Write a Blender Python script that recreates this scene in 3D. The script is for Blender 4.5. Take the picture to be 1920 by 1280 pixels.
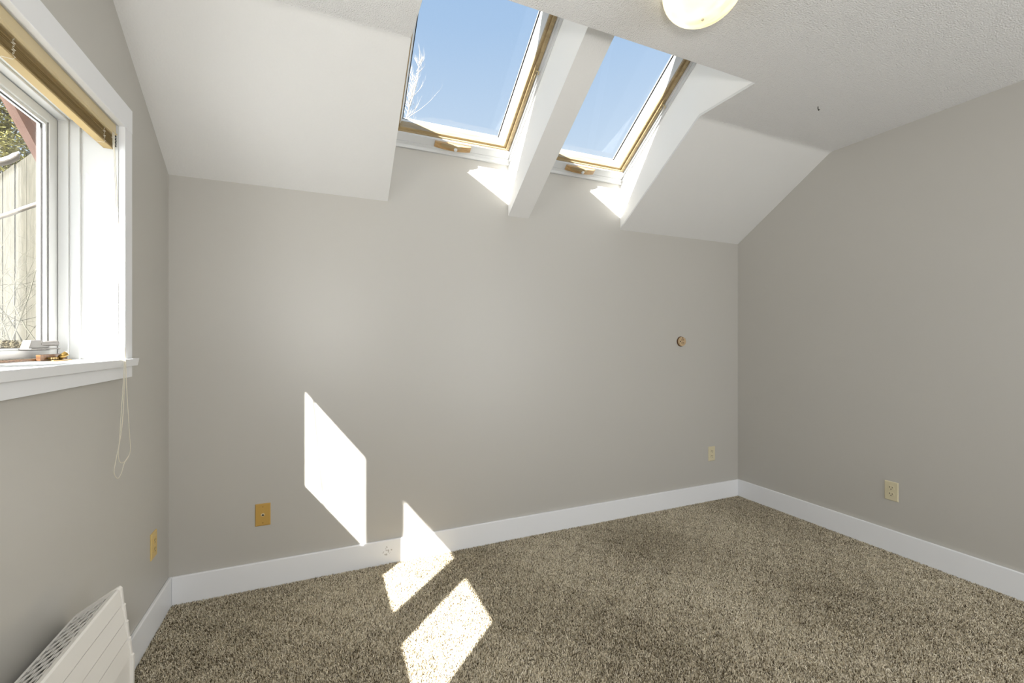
import bpy, bmesh, math, random
import numpy as np
from mathutils import Vector, Matrix

for o in list(bpy.data.objects):
    bpy.data.objects.remove(o, do_unlink=True)
scene = bpy.context.scene
col = scene.collection
PI = math.pi

# ------------------------------------------------------------------ camera
cam_d = bpy.data.cameras.new('camera')
cam = bpy.data.objects.new('camera', cam_d)
col.objects.link(cam)
cam_d.sensor_fit = 'HORIZONTAL'
cam_d.sensor_width = 36.0
cam_d.lens = 36.0 * 824.18 / 1920.0
cam_d.clip_start = 0.02
cam.location = (0.6941, -2.6501, 1.3)
cam.rotation_euler = (PI / 2, 0, -math.radians(23.326))
scene.camera = cam

# ------------------------------------------------------------------ world
world = bpy.data.worlds.new('sky')
scene.world = world
world.use_nodes = True
wt = world.node_tree
wt.nodes.clear()
w_out = wt.nodes.new('ShaderNodeOutputWorld')
w_bg = wt.nodes.new('ShaderNodeBackground')
w_tc = wt.nodes.new('ShaderNodeTexCoord')
w_sep = wt.nodes.new('ShaderNodeSeparateXYZ')
w_ramp = wt.nodes.new('ShaderNodeValToRGB')
wt.links.new(w_tc.outputs['Generated'], w_sep.inputs[0])
wt.links.new(w_sep.outputs['Z'], w_ramp.inputs[0])
wt.links.new(w_ramp.outputs[0], w_bg.inputs[0])
wt.links.new(w_bg.outputs[0], w_out.inputs[0])
el = w_ramp.color_ramp.elements
el[0].position = 0.0
el[0].color = (0.72, 0.82, 0.94, 1)
el[1].position = 1.0
el[1].color = (0.20, 0.40, 0.74, 1)
e = el.new(0.30)
e.color = (0.66, 0.78, 0.915, 1)
e = el.new(0.58)
e.color = (0.40, 0.575, 0.83, 1)
w_bg.inputs['Strength'].default_value = 1.06

# ------------------------------------------------------------------ sun
SB, SC = 0.98, 1.268                      # sun travels along (1, SB, -SC)
sun_d = bpy.data.lights.new('sun', 'SUN')
sun_d.energy = 32.0
sun_d.angle = math.radians(0.5)
sun_d.color = (1.0, 0.98, 0.95)
sun = bpy.data.objects.new('sun', sun_d)
col.objects.link(sun)
sun.rotation_euler = Vector((1, SB, -SC)).to_track_quat('-Z', 'Y').to_euler()
sun.location = (-4, -4, 8)

# area lights: two added fill panels and the flash
def area_light(name, loc, target, sx, sy, power, color):
    d = bpy.data.lights.new(name, 'AREA')
    d.shape = 'RECTANGLE'
    d.size, d.size_y = sx, sy
    d.energy = power
    d.color = color
    o = bpy.data.objects.new(name, d)
    col.objects.link(o)
    o.location = loc
    o.rotation_euler = (Vector(target) - Vector(loc)).to_track_quat('-Z', 'Y').to_euler()
    return o
# added fill panel behind the camera; the rear wall has no opening
area_light('rear_fill_panel', (3.1, -4.12, 1.2), (3.1, 0, 1.2), 0.9, 2.0, 41.0, (0.97, 0.985, 1.0))
# unseen panel added outside the triple window to brighten the room
area_light('left_window_fill_panel', (-1.1, -1.85, 1.2), (0.0, -1.85, 1.2), 3.1, 2.8, 76.0, (0.97, 0.985, 1.0))
# the photographer's flash beside the camera
area_light('photographer_flash', (0.72, -2.95, 1.42), (2.2, 0.0, 2.0), 0.22, 0.22, 21.5, (1.0, 0.985, 0.955))

vs = scene.view_settings
vs.view_transform = 'Standard'
vs.look = 'None'
vs.exposure = 0.0
vs.gamma = 1.0
vs.use_curve_mapping = False

# ------------------------------------------------------------------ materials
def s2l(c):
    c = c / 255.0
    return c / 12.92 if c <= 0.04045 else ((c + 0.055) / 1.055) ** 2.4
def rgb(r, g, b):
    return (s2l(r), s2l(g), s2l(b), 1.0)

def mat(name, color, rough=0.6, metal=0.0, bump=None, vary=None, spec=0.4, bump2=None, coat=0.0):
    """color + low-contrast colour variation (scale, amount) + noise bump (scale, strength, distance)"""
    m = bpy.data.materials.new(name)
    m.use_nodes = True
    nt = m.node_tree
    p = nt.nodes['Principled BSDF']
    p.inputs['Base Color'].default_value = color
    p.inputs['Roughness'].default_value = rough
    p.inputs['Metallic'].default_value = metal
    p.inputs['Specular IOR Level'].default_value = spec
    if coat:
        p.inputs['Coat Weight'].default_value = coat
    tc = nt.nodes.new('ShaderNodeTexCoord')
    if vary:
        n = nt.nodes.new('ShaderNodeTexNoise')
        n.inputs['Scale'].default_value = vary[0]
        n.inputs['Detail'].default_value = 4
        nt.links.new(tc.outputs['Object'], n.inputs['Vector'])
        mx = nt.nodes.new('ShaderNodeMix')
        mx.data_type = 'RGBA'
        k = vary[1]
        mx.inputs[6].default_value = (color[0] * (1 - k), color[1] * (1 - k), color[2] * (1 - k), 1)
        mx.inputs[7].default_value = (min(1, color[0] * (1 + k)), min(1, color[1] * (1 + k)), min(1, color[2] * (1 + k)), 1)
        nt.links.new(n.outputs[0], mx.inputs[0])
        nt.links.new(mx.outputs[2], p.inputs['Base Color'])
    prev = None
    for bb in (bump, bump2):
        if not bb:
            continue
        n = nt.nodes.new('ShaderNodeTexNoise')
        n.inputs['Scale'].default_value = bb[0]
        n.inputs['Detail'].default_value = 3
        nt.links.new(tc.outputs['Object'], n.inputs['Vector'])
        b = nt.nodes.new('ShaderNodeBump')
        b.inputs['Strength'].default_value = bb[1]
        b.inputs['Distance'].default_value = bb[2]
        nt.links.new(n.outputs[0], b.inputs['Height'])
        if prev:
            nt.links.new(prev.outputs[0], b.inputs['Normal'])
        prev = b
    if prev:
        nt.links.new(prev.outputs[0], p.inputs['Normal'])
    return m

def wood(name, c1, c2, stretch, scale=6.0, rough=0.5):
    m = bpy.data.materials.new(name)
    m.use_nodes = True
    nt = m.node_tree
    p = nt.nodes['Principled BSDF']
    p.inputs['Roughness'].default_value = rough
    tc = nt.nodes.new('ShaderNodeTexCoord')
    mp = nt.nodes.new('ShaderNodeMapping')
    mp.inputs['Scale'].default_value = stretch
    n = nt.nodes.new('ShaderNodeTexNoise')
    n.inputs['Scale'].default_value = scale
    n.inputs['Detail'].default_value = 6
    n.inputs['Distortion'].default_value = 0.6
    r = nt.nodes.new('ShaderNodeValToRGB')
    r.color_ramp.elements[0].position = 0.35
    r.color_ramp.elements[0].color = c1
    r.color_ramp.elements[1].position = 0.65
    r.color_ramp.elements[1].color = c2
    nt.links.new(tc.outputs['Object'], mp.inputs[0])
    nt.links.new(mp.outputs[0], n.inputs['Vector'])
    nt.links.new(n.outputs[0], r.inputs[0])
    nt.links.new(r.outputs[0], p.inputs['Base Color'])
    b = nt.nodes.new('ShaderNodeBump')
    b.inputs['Strength'].default_value = 0.15
    b.inputs['Distance'].default_value = 0.002
    nt.links.new(n.outputs[0], b.inputs['Height'])
    nt.links.new(b.outputs[0], p.inputs['Normal'])
    return m

def glass_mat(name, tint, base=0.022, rough=0.0):
    m = bpy.data.materials.new(name)
    m.use_nodes = True
    nt = m.node_tree
    nt.nodes.clear()
    out = nt.nodes.new('ShaderNodeOutputMaterial')
    mix = nt.nodes.new('ShaderNodeMixShader')
    tr = nt.nodes.new('ShaderNodeBsdfTransparent')
    gl = nt.nodes.new('ShaderNodeBsdfGlossy')
    lw = nt.nodes.new('ShaderNodeLayerWeight')
    lw.inputs['Blend'].default_value = 0.5
    pw = nt.nodes.new('ShaderNodeMath')
    pw.operation = 'POWER'
    pw.inputs[1].default_value = 5.0
    nt.links.new(lw.outputs['Facing'], pw.inputs[0])
    fr = nt.nodes.new('ShaderNodeMath')
    fr.operation = 'MULTIPLY_ADD'
    fr.inputs[1].default_value = 0.55
    fr.inputs[2].default_value = base
    nt.links.new(pw.outputs[0], fr.inputs[0])
    tr.inputs['Color'].default_value = tint
    gl.inputs['Roughness'].default_value = rough
    nt.links.new(fr.outputs[0], mix.inputs[0])
    nt.links.new(tr.outputs[0], mix.inputs[1])
    nt.links.new(gl.outputs[0], mix.inputs[2])
    nt.links.new(mix.outputs[0], out.inputs['Surface'])
    return m

def emit_mat(name, build):
    m = bpy.data.materials.new(name)
    m.use_nodes = True
    build(m.node_tree)
    return m

M = {}
M['wall'] = mat('greige_wall_paint', rgb(192, 189, 182), 0.42, bump=(260, 0.04, 0.001), vary=(1.3, 0.015), spec=0.75)
M['ceiling'] = mat('textured_white_ceiling', rgb(238, 237, 235), 0.9, bump=(170, 0.9, 0.007), vary=(2.0, 0.015), spec=0.15, bump2=(60, 0.3, 0.005))
M['slope'] = mat('smooth_white_ceiling', rgb(230, 229, 226), 0.9, bump=(120, 0.32, 0.004), vary=(2.0, 0.012), spec=0.15)
M['shaft'] = mat('white_shaft_paint', rgb(250, 249, 246), 0.8, bump=(160, 0.10, 0.001), spec=0.2)
M['trim'] = mat('white_trim_paint', rgb(240, 241, 243), 0.42, bump=(40, 0.04, 0.001), vary=(6.0, 0.012))
M['vinyl'] = mat('white_window_vinyl', rgb(212, 213, 212), 0.38, vary=(9.0, 0.01))
M['gasket'] = mat('dark_rubber_gasket', rgb(52, 50, 48), 0.7, vary=(30, 0.1))
M['glass'] = glass_mat('window_glass', (0.985, 0.99, 0.985, 1))
M['tan_metal'] = mat('tan_blind_metal', rgb(210, 192, 150), 0.42, vary=(12, 0.03))
M['tan_slat'] = mat('tan_blind_slat', rgb(172, 148, 98), 0.45, vary=(12, 0.03))
M['cord'] = mat('off_white_cord', rgb(226, 220, 203), 0.8, vary=(60, 0.05))
M['brass'] = mat('worn_brass', rgb(150, 122, 66), 0.38, metal=0.85, vary=(60, 0.15))
M['steel'] = mat('brushed_steel', rgb(190, 190, 186), 0.35, metal=0.8, vary=(50, 0.08))
M['grey_plastic'] = mat('pale_grey_plastic', rgb(112, 108, 104), 0.45, vary=(20, 0.03))
M['brown_wood'] = wood('raw_brown_wood', rgb(84, 54, 28), rgb(120, 82, 46), (2, 14, 14), 8)
M['pine'] = wood('varnished_pine', rgb(152, 132, 96), rgb(174, 153, 114), (1.0, 10, 10), 5, 0.4)
M['pine_block'] = wood('varnished_pine_block', rgb(160, 126, 82), rgb(192, 158, 110), (2, 18, 18), 6, 0.4)
M['clad'] = mat('grey_metal_cladding', rgb(176, 174, 170), 0.5, metal=0.1, vary=(8, 0.05))
M['almond'] = mat('almond_plastic', rgb(216, 206, 174), 0.4, vary=(20, 0.02))
M['almond_dark'] = mat('aged_almond_plastic', rgb(214, 186, 120), 0.4, vary=(20, 0.02))
M['gold_plastic'] = mat('tan_gold_plastic', rgb(196, 158, 84), 0.42, vary=(20, 0.02))
M['black'] = mat('slot_black', rgb(24, 20, 18), 0.8, vary=(40, 0.1))
M['heater'] = mat('cream_heater_enamel', rgb(236, 233, 227), 0.4, vary=(5, 0.01))
M['heater_dark'] = mat('heater_inside', rgb(34, 33, 31), 0.8, vary=(9, 0.1))
M['barge'] = wood('red_brown_stain', rgb(98, 72, 63), rgb(118, 90, 78), (8, 1, 1), 6, 0.7)
M['ground'] = mat('snowy_ground', rgb(168, 168, 166), 0.95, vary=(0.6, 0.2), bump=(4, 0.4, 0.05))
M['board'] = wood('weathered_board', rgb(74, 71, 60), rgb(94, 90, 78), (10, 10, 0.6), 5, 0.85)
M['snow'] = mat('snow', rgb(200, 202, 206), 0.8, bump=(30, 0.4, 0.02), vary=(3, 0.03))
M['birch'] = mat('pale_birch_bark', rgb(150, 144, 136), 0.8, vary=(14, 0.12))
M['bark'] = mat('grey_pine_bark', rgb(92, 84, 74), 0.9, vary=(9, 0.25))
M['needles'] = mat('olive_pine_needles', rgb(118, 112, 54), 0.7, vary=(2.5, 0.4))
M['twig'] = mat('pale_dry_twig', rgb(98, 95, 82), 0.85, vary=(7, 0.12))
M['dry'] = mat('dry_brush', rgb(96, 88, 66), 0.9, vary=(18, 0.3))

# baseboard paint with one scuff (grey marks with their own shape)
def scuffed_trim():
    m = mat('white_trim_paint_scuffed', rgb(240, 241, 243), 0.42, bump=(40, 0.04, 0.001))
    nt = m.node_tree
    p = nt.nodes['Principled BSDF']
    tc = nt.nodes.new('ShaderNodeTexCoord')
    sub = nt.nodes.new('ShaderNodeVectorMath')
    sub.operation = 'DISTANCE'
    sub.inputs[1].default_value = (1.04, -0.015, 0.085)
    nt.links.new(tc.outputs['Object'], sub.inputs[0])
    lt = nt.nodes.new('ShaderNodeMath')
    lt.operation = 'LESS_THAN'
    lt.inputs[1].default_value = 0.028
    nt.links.new(sub.outputs['Value'], lt.inputs[0])
    n = nt.nodes.new('ShaderNodeTexNoise')
    n.inputs['Scale'].default_value = 90
    nt.links.new(tc.outputs['Object'], n.inputs['Vector'])
    gt = nt.nodes.new('ShaderNodeMath')
    gt.operation = 'GREATER_THAN'
    gt.inputs[1].default_value = 0.58
    nt.links.new(n.outputs[0], gt.inputs[0])
    mu = nt.nodes.new('ShaderNodeMath')
    mu.operation = 'MULTIPLY'
    nt.links.new(lt.outputs[0], mu.inputs[0])
    nt.links.new(gt.outputs[0], mu.inputs[1])
    mx = nt.nodes.new('ShaderNodeMix')
    mx.data_type = 'RGBA'
    mx.inputs[6].default_value = rgb(240, 241, 243)
    mx.inputs[7].default_value = rgb(196, 194, 192)
    nt.links.new(mu.outputs[0], mx.inputs[0])
    nt.links.new(mx.outputs[2], p.inputs['Base Color'])
    return m
M['scuffed'] = scuffed_trim()

def carpet_mat():
    m = bpy.data.materials.new('speckled_carpet_yarn')
    m.use_nodes = True
    nt = m.node_tree
    p = nt.nodes['Principled BSDF']
    p.inputs['Roughness'].default_value = 0.95
    p.inputs['Specular IOR Level'].default_value = 0.1
    a = nt.nodes.new('ShaderNodeAttribute')
    a.attribute_name = 'yarn'
    nt.links.new(a.outputs['Color'], p.inputs['Base Color'])
    return m
M['carpet'] = carpet_mat()
M['carpet_base'] = mat('carpet_backing', rgb(112, 102, 82), 1.0, vary=(240, 0.5), bump=(320, 0.8, 0.006), spec=0.05)

# ------------------------------------------------------------------ mesh helpers
class MB:
    def __init__(self, f=None):
        self.v, self.q, self.f = [], [], f
    def add(self, vs_, fs):
        b = len(self.v)
        self.v += [tuple(self.f(*c)) if self.f else tuple(c) for c in vs_]
        self.q += [tuple(b + i for i in fc) for fc in fs]
        return self
    def box(self, a, b):
        x0, y0, z0 = [min(a[i], b[i]) for i in range(3)]
        x1, y1, z1 = [max(a[i], b[i]) for i in range(3)]
        return self.add([(x0, y0, z0), (x1, y0, z0), (x1, y1, z0), (x0, y1, z0),
                         (x0, y0, z1), (x1, y0, z1), (x1, y1, z1), (x0, y1, z1)],
                        [(0, 3, 2, 1), (4, 5, 6, 7), (0, 1, 5, 4), (1, 2, 6, 5), (2, 3, 7, 6), (3, 0, 4, 7)])
    def prism(self, poly, axis, lo, hi):
        """poly of 2-D points in the two axes that are not `axis` (kept in x,y,z order)"""
        n = len(poly)
        def P(c, t):
            c = list(c)
            c.insert(axis, t)
            return tuple(c)
        vs_ = [P(c, lo) for c in poly] + [P(c, hi) for c in poly]
        fs = [tuple(range(n))[::-1], tuple(range(n, 2 * n))]
        fs += [(i, (i + 1) % n, n + (i + 1) % n, n + i) for i in range(n)]
        return self.add(vs_, fs)
    def tube(self, pts, r, n=6, caps=True):
        pts = [Vector(q) for q in pts]
        rs = r if isinstance(r, (list, tuple)) else [r] * len(pts)
        vs_, fs = [], []
        up = Vector((0.13, 0.21, 0.97)).normalized()
        for i, q in enumerate(pts):
            d = (pts[min(i + 1, len(pts) - 1)] - pts[max(i - 1, 0)])
            d = d.normalized() if d.length > 1e-9 else Vector((0, 0, 1))
            if abs(d.dot(up)) > 0.95:
                a = d.cross(Vector((1, 0.1, 0))).normalized()
            else:
                a = d.cross(up).normalized()
            b = d.cross(a)
            for k in range(n):
                t = 2 * PI * k / n
                vs_.append(tuple(q + (a * math.cos(t) + b * math.sin(t)) * rs[i]))
        for i in range(len(pts) - 1):
            for k in range(n):
                fs.append((i * n + k, i * n + (k + 1) % n, (i + 1) * n + (k + 1) % n, (i + 1) * n + k))
        if caps:
            fs.append(tuple(range(n))[::-1])
            fs.append(tuple(range((len(pts) - 1) * n, len(pts) * n)))
        return self.add(vs_, fs)
    def lathe(self, prof, origin, ax=Vector((0, 0, 1)), n=32):
        """prof: list of (radius, height along ax)"""
        ax = Vector(ax).normalized()
        a = ax.orthogonal().normalized()
        b = ax.cross(a)
        o = Vector(origin)
        vs_, fs = [], []
        for r, h in prof:
            for k in range(n):
                t = 2 * PI * k / n
                vs_.append(tuple(o + ax * h + (a * math.cos(t) + b * math.sin(t)) * max(r, 1e-5)))
        for i in range(len(prof) - 1):
            for k in range(n):
                fs.append((i * n + k, i * n + (k + 1) % n, (i + 1) * n + (k + 1) % n, (i + 1) * n + k))
        fs.append(tuple(range(n))[::-1])
        fs.append(tuple(range((len(prof) - 1) * n, len(prof) * n)))
        return self.add(vs_, fs)
    def build(self, name, m, parent=None, bevel=0.0, smooth=False, seg=2):
        me = bpy.data.meshes.new(name)
        off = parent_origin(parent)
        me.from_pydata([(x - off[0], y - off[1], z - off[2]) for x, y, z in self.v], [], self.q)
        bm = bmesh.new()
        bm.from_mesh(me)
        bmesh.ops.recalc_face_normals(bm, faces=bm.faces)
        bm.to_mesh(me)
        bm.free()
        me.materials.append(M[m])
        if smooth:
            me.polygons.foreach_set('use_smooth', [True] * len(me.polygons))
        o = bpy.data.objects.new(name, me)
        col.objects.link(o)
        if parent:
            o.parent = parent
        if bevel:
            b = o.modifiers.new('bevel', 'BEVEL')
            b.width = bevel
            b.segments = seg
            b.limit_method = 'ANGLE'
            b.angle_limit = math.radians(40)
        return o

def parent_origin(p):
    v = Vector((0, 0, 0))
    while p:
        v += Vector(p.location)
        p = p.parent
    return v
def empty(name, loc):
    o = bpy.data.objects.new(name, None)
    o.empty_display_size = 0.05
    o.location = loc
    col.objects.link(o)
    return o
def tag(o, label, cat, group=None, kind=None):
    o['label'] = label
    o['category'] = cat
    if group:
        o['group'] = group
    if kind:
        o['kind'] = kind
    return o
def struct(o, label=None, cat=None):
    o['kind'] = 'structure'
    if label:
        o['label'] = label
        o['category'] = cat
    return o

# ------------------------------------------------------------------ dimensions
W = 3.911                 # room width
YR = -4.2                 # rear wall
ZK, ZC, YC = 2.12, 2.605, -0.737      # knee wall height, flat ceiling, crease
XL, XR, B0, B1 = 1.045, 2.703, 1.81, 1.957   # skylight shaft cheeks, beam
YO = -1.10                # upper edge of the shaft in the flat ceiling
SL = (ZC - ZK) / -YC
WY0, WY1, WZ0, WZ1 = -2.40, -0.577, 1.20, 2.10   # window opening in the left wall
TH = math.atan(0.68)
CT, ST = math.cos(TH), math.sin(TH)
Z0 = 2.43
SKU = 1.055               # length of the skylights up the roof
def SK(x, u, n):          # skylight plane coordinates -> world
    return (x, -u * CT + n * ST, Z0 + u * ST + n * CT)

# ------------------------------------------------------------------ room shell
fl = MB().box((-0.16, YR, -0.12), (W + 0.12, 0.12, 0)).build('floor', 'carpet_base')
struct(fl, 'olive and taupe speckled carpet floor of the room', 'floor')

wb = MB().box((-0.16, 0, 0), (W + 0.12, 0.12, 2.10))
wb.box((-0.16, 0, 2.10), (XL, 0.12, 2.25)).box((XR, 0, 2.10), (W + 0.12, 0.12, 2.25)).box((XL, 0, 2.10), (XR, 0.12, 2.450))
struct(wb.build('wall_back', 'wall'), 'greige back wall under the two skylights', 'wall')

wl = MB()
for a, b in (((-0.16, YR, 0), (0, WY0, 2.72)), ((-0.16, WY1, 0), (0, 0, 2.72)),
             ((-0.16, WY0, 0), (0, WY1, WZ0)), ((-0.16, WY0, WZ1), (0, WY1, 2.72))):
    wl.box(a, b)
struct(wl.build('wall_left', 'wall'), 'greige left wall around the white window', 'wall')
struct(MB().box((W, YR, 0), (W + 0.12, 0, 2.72)).build('wall_right', 'wall'), 'plain greige right wall with one outlet', 'wall')
struct(MB().box((-0.16, YR - 0.12, 0), (W + 0.12, YR, 2.72)).build('wall_rear', 'wall'), 'greige rear wall behind the viewpoint', 'wall')

# ceiling: slope, eased crease, flat part
def crease(n=5, e=0.022):
    d = Vector((-YC, ZC - ZK)).normalized()
    p0 = Vector((YC, ZC)) + Vector((d.x, -d.y)) * e
    p1 = Vector((YC, ZC))
    p2 = Vector((YC - e, ZC))
    return [tuple(p0 * (1 - t) ** 2 + p1 * 2 * t * (1 - t) + p2 * t * t) for t in [i / n for i in range(n + 1)]]
cr = crease()
prof = [(0, ZK)] + cr + [(YR, ZC), (YR, ZC + 0.1), (YC - 0.03, ZC + 0.1), (0, ZK + 0.12)]
ce = MB().prism(prof, 0, 0.0, XL).prism(prof, 0, XR, W)
ce.box((XL, YR, ZC), (XR, YO, ZC + 0.1))
cobj = ce.build('ceiling', 'ceiling')
cobj.data.materials.append(M['slope'])
for pl in cobj.data.polygons:
    if abs(pl.normal.z) < 0.97:
        pl.material_index = 1
struct(cobj, 'white textured ceiling with a slope down to the back wall', 'ceiling')

# shaft of the skylights: cheeks, head board, boxed beam between the two
def cheek(name, x0, x1, label):
    ym, zm = YO, ZC
    top0 = SK(0, -0.04, 0.12)
    top1 = SK(0, SKU + 0.02, 0.12)
    e_ = 0.014 if name != 'trim_beam' else 0.0
    poly = [(0, ZK + e_)] + ([(YC, ZC + e_)] if name != 'trim_beam' else []) + \
           ([(YO - 0.02, ZC + e_)] if name != 'trim_beam' else [(YO + 0.04, ZK + SL * (-YO - 0.04))]) + \
           [(top1[1], top1[2]), (0, Z0 + 0.10)]
    o = MB().prism(poly, 0, x0, x1).build(name, 'shaft')
    if name == 'trim_beam':          # its underside carries the ceiling's paint
        o.data.materials.append(M['slope'])
        for pl in o.data.polygons:
            if pl.normal.z < -0.3:
                pl.material_index = 1
    return struct(o, label, 'trim')
cheek('wall_shaft_left', XL - 0.1, XL + 0.0006, 'white left cheek of the skylight shaft')
cheek('wall_shaft_right', XR - 0.0006, XR + 0.1, 'white right cheek of the skylight shaft, partly sunlit')
cheek('trim_beam', B0, B1, 'white boxed beam running between the two skylights')
tp = SK(0, SKU - 0.01, 0.0)
tq = SK(0, SKU + 0.09, 0.10)
hd = MB().prism([(YO - 0.001, ZC + 0.02), (tp[1], tp[2]), (tq[1], tq[2]), (YO - 0.1, ZC + 0.02)], 0, XL - 0.1, XR + 0.1)
struct(hd.build('wall_shaft_head', 'shaft'), 'white upper end board of the skylight shaft', 'trim')

# baseboards
def baseboard(name, a, b, m, label):
    struct(MB().box(a, b).build(name, m, bevel=0.004), label, 'baseboard')
HB = 0.144
baseboard('baseboard_back', (0.015, -0.015, 0), (W - 0.015, 0, HB), 'scuffed', 'white baseboard along the back wall with a grey scuff')
baseboard('baseboard_left', (0, YR, 0), (0.015, 0, HB), 'trim', 'white baseboard along the left wall below the heater')
baseboard('baseboard_right', (W - 0.015, YR, 0), (W, 0, HB), 'trim', 'white baseboard along the right wall')

# ------------------------------------------------------------------ carpet pile
def carpet():
    rng = np.random.default_rng(7)
    N = 1150000
    x = rng.uniform(0.017, W - 0.017, N)
    y = rng.uniform(-2.45, -0.017, N)
    yaw = math.radians(23.326)
    dep = (x - 0.694) * math.sin(yaw) + (y + 2.65) * math.cos(yaw)
    k = dep > 1.25
    x, y = x[k], y[k]
    n = len(x)
    def lf(fx, fy, ph):
        return np.sin(x * fx + ph) * np.cos(y * fy + ph * 1.7)
    # lie of the pile: soft tracks left by the vacuum cleaner
    lie = 0.5 * lf(5.1, 3.3, 0.4) + 0.35 * lf(2.2, 7.3, 1.9) + 0.3 * np.tanh(6 * np.sin((x * 0.95 + y * 0.35) * 6.0))
    ang = rng.uniform(0, 2 * PI, n)
    lean = rng.uniform(0.0, 0.008, n)
    h = rng.uniform(0.007, 0.013, n)
    w = rng.uniform(0.0011, 0.0020, n)
    a2 = rng.uniform(0, 2 * PI, n)
    ox = np.cos(ang) * lean - 0.0025 * lie
    oy = np.sin(ang) * lean - 0.0025 * lie
    wx, wy = np.cos(a2) * w, np.sin(a2) * w
    V = np.empty((n, 4, 3), dtype=np.float32)
    V[:, 0] = np.stack([x - wx, y - wy, np.zeros(n)], 1)
    V[:, 1] = np.stack([x + wx, y + wy, np.zeros(n)], 1)
    tx, ty = x + ox, y + oy
    V[:, 2] = np.stack([tx + wx * 0.75, ty + wy * 0.75, h], 1)
    V[:, 3] = np.stack([tx - wx * 0.75, ty - wy * 0.75, h * rng.uniform(0.8, 1.0, n)], 1)
    V[:, :, 0] = np.clip(V[:, :, 0], 0.016, W - 0.016)
    V[:, :, 1] = np.clip(V[:, :, 1], -3, -0.016)
    pal = np.array([rgb(*c)[:3] for c in ((244, 235, 215), (228, 217, 194), (205, 194, 168), (166, 154, 128), (94, 82, 65))])
    clump = 0.04 * lf(61, 47, 0.3) + 0.05 * lf(23, 31, 2.0) + 0.05 * lf(5.3, 4.1, 1.0)
    r = rng.uniform(0, 1, n) + clump
    idx = np.digitize(r, [0.22, 0.48, 0.68, 0.85])
    c = pal[idx] * rng.uniform(0.85, 1.15, (n, 1))
    c4 = np.ones((n, 4, 4), dtype=np.float32)
    c4[:, :, :3] = c[:, None, :]
    me = bpy.data.meshes.new('carpet_pile')
    me.vertices.add(4 * n)
    me.vertices.foreach_set('co', V.reshape(-1))
    me.loops.add(4 * n)
    me.loops.foreach_set('vertex_index', np.arange(4 * n, dtype=np.int32))
    me.polygons.add(n)
    me.polygons.foreach_set('loop_start', np.arange(0, 4 * n, 4, dtype=np.int32))
    me.update(calc_edges=True)
    at = me.attributes.new('yarn', 'FLOAT_COLOR', 'POINT')
    at.data.foreach_set('color', c4.reshape(-1))
    me.materials.append(M['carpet'])
    o = bpy.data.objects.new('carpet_pile', me)
    col.objects.link(o)
    tag(o, 'speckled olive and taupe cut pile of the wall-to-wall carpet', 'carpet', kind='stuff')
carpet()

# ------------------------------------------------------------------ window in the left wall
def ring_x(mb, x0, x1, ya, yb, za, zb, t):
    """rectangular ring in the plane of the left wall, thickness t inwards (may be a 4-tuple l,r,b,t)"""
    l, r, b, tt = t if isinstance(t, tuple) else (t,) * 4
    mb.box((x0, ya, za), (x1, ya + l, zb)).box((x0, yb - r, za), (x1, yb, zb))
    mb.box((x0, ya + l, za), (x1, yb - r, za + b)).box((x0, ya + l, zb - tt), (x1, yb - r, zb))
    return mb

win = empty('window_1', (0, (WY0 + WY1) / 2, WZ0))
struct(win, 'white triple casement window in the left wall', 'window')
ST_Z = 1.235
# casing boards on the wall
for ya, yb in ((WY1, -0.512), (WY0 - 0.065, WY0)):
    MB().box((0.0, ya, ST_Z), (0.02, yb, 2.098)).build('side_casing', 'trim', win, bevel=0.0012)
MB().box((0.0, WY0 - 0.065, 2.098), (0.021, -0.512, 2.187)).build('head_casing', 'trim', win, bevel=0.0012)
MB().prism([(0, ST_Z - 0.028), (0.033, ST_Z - 0.028), (0.038, ST_Z), (0, ST_Z)], 1, WY0 - 0.08, -0.497).build('stool_nosing', 'trim', win, bevel=0.0015)
MB().box((-0.157, WY0 + 0.001, ST_Z - 0.028), (0.0, WY1 - 0.001, ST_Z)).build('sill_board', 'trim', win)
MB().box((0.0, WY0 - 0.065, 1.164), (0.02, -0.512, ST_Z - 0.028)).build('apron', 'trim', win, bevel=0.0012)
# reveal boards and the two frame steps
ring_x(MB(), -0.105, 0.0, WY0, WY1, ST_Z, WZ1, (0.003, 0.003, 0.0005, 0.003)).build('reveal_liner', 'vinyl', win)
ring_x(MB(), -0.133, -0.105, WY0, WY1, ST_Z, WZ1, (0.013, 0.013, 0.002, 0.012)).build('outer_stop', 'vinyl', win, bevel=0.001)
ring_x(MB(), -0.16, -0.133, WY0, WY1, ST_Z, WZ1, (0.022, 0.022, 0.004, 0.02)).build('inner_stop', 'vinyl', win, bevel=0.001)
ring_x(MB(), -0.215, -0.16, WY0 - 0.02, WY1 + 0.02, ST_Z - 0.05, WZ1 + 0.02, (0.036, 0.034, 0.055, 0.036)).build('window_frame', 'vinyl', win)
for ya, yb in ((-1.212, -1.158), (-1.822, -1.743)):
    MB().box((-0.215, ya, ST_Z), (-0.135, yb, 2.084)).build('mullion', 'vinyl', win, bevel=0.002)
GZ0, GZ1 = 1.279, 2.036
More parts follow.
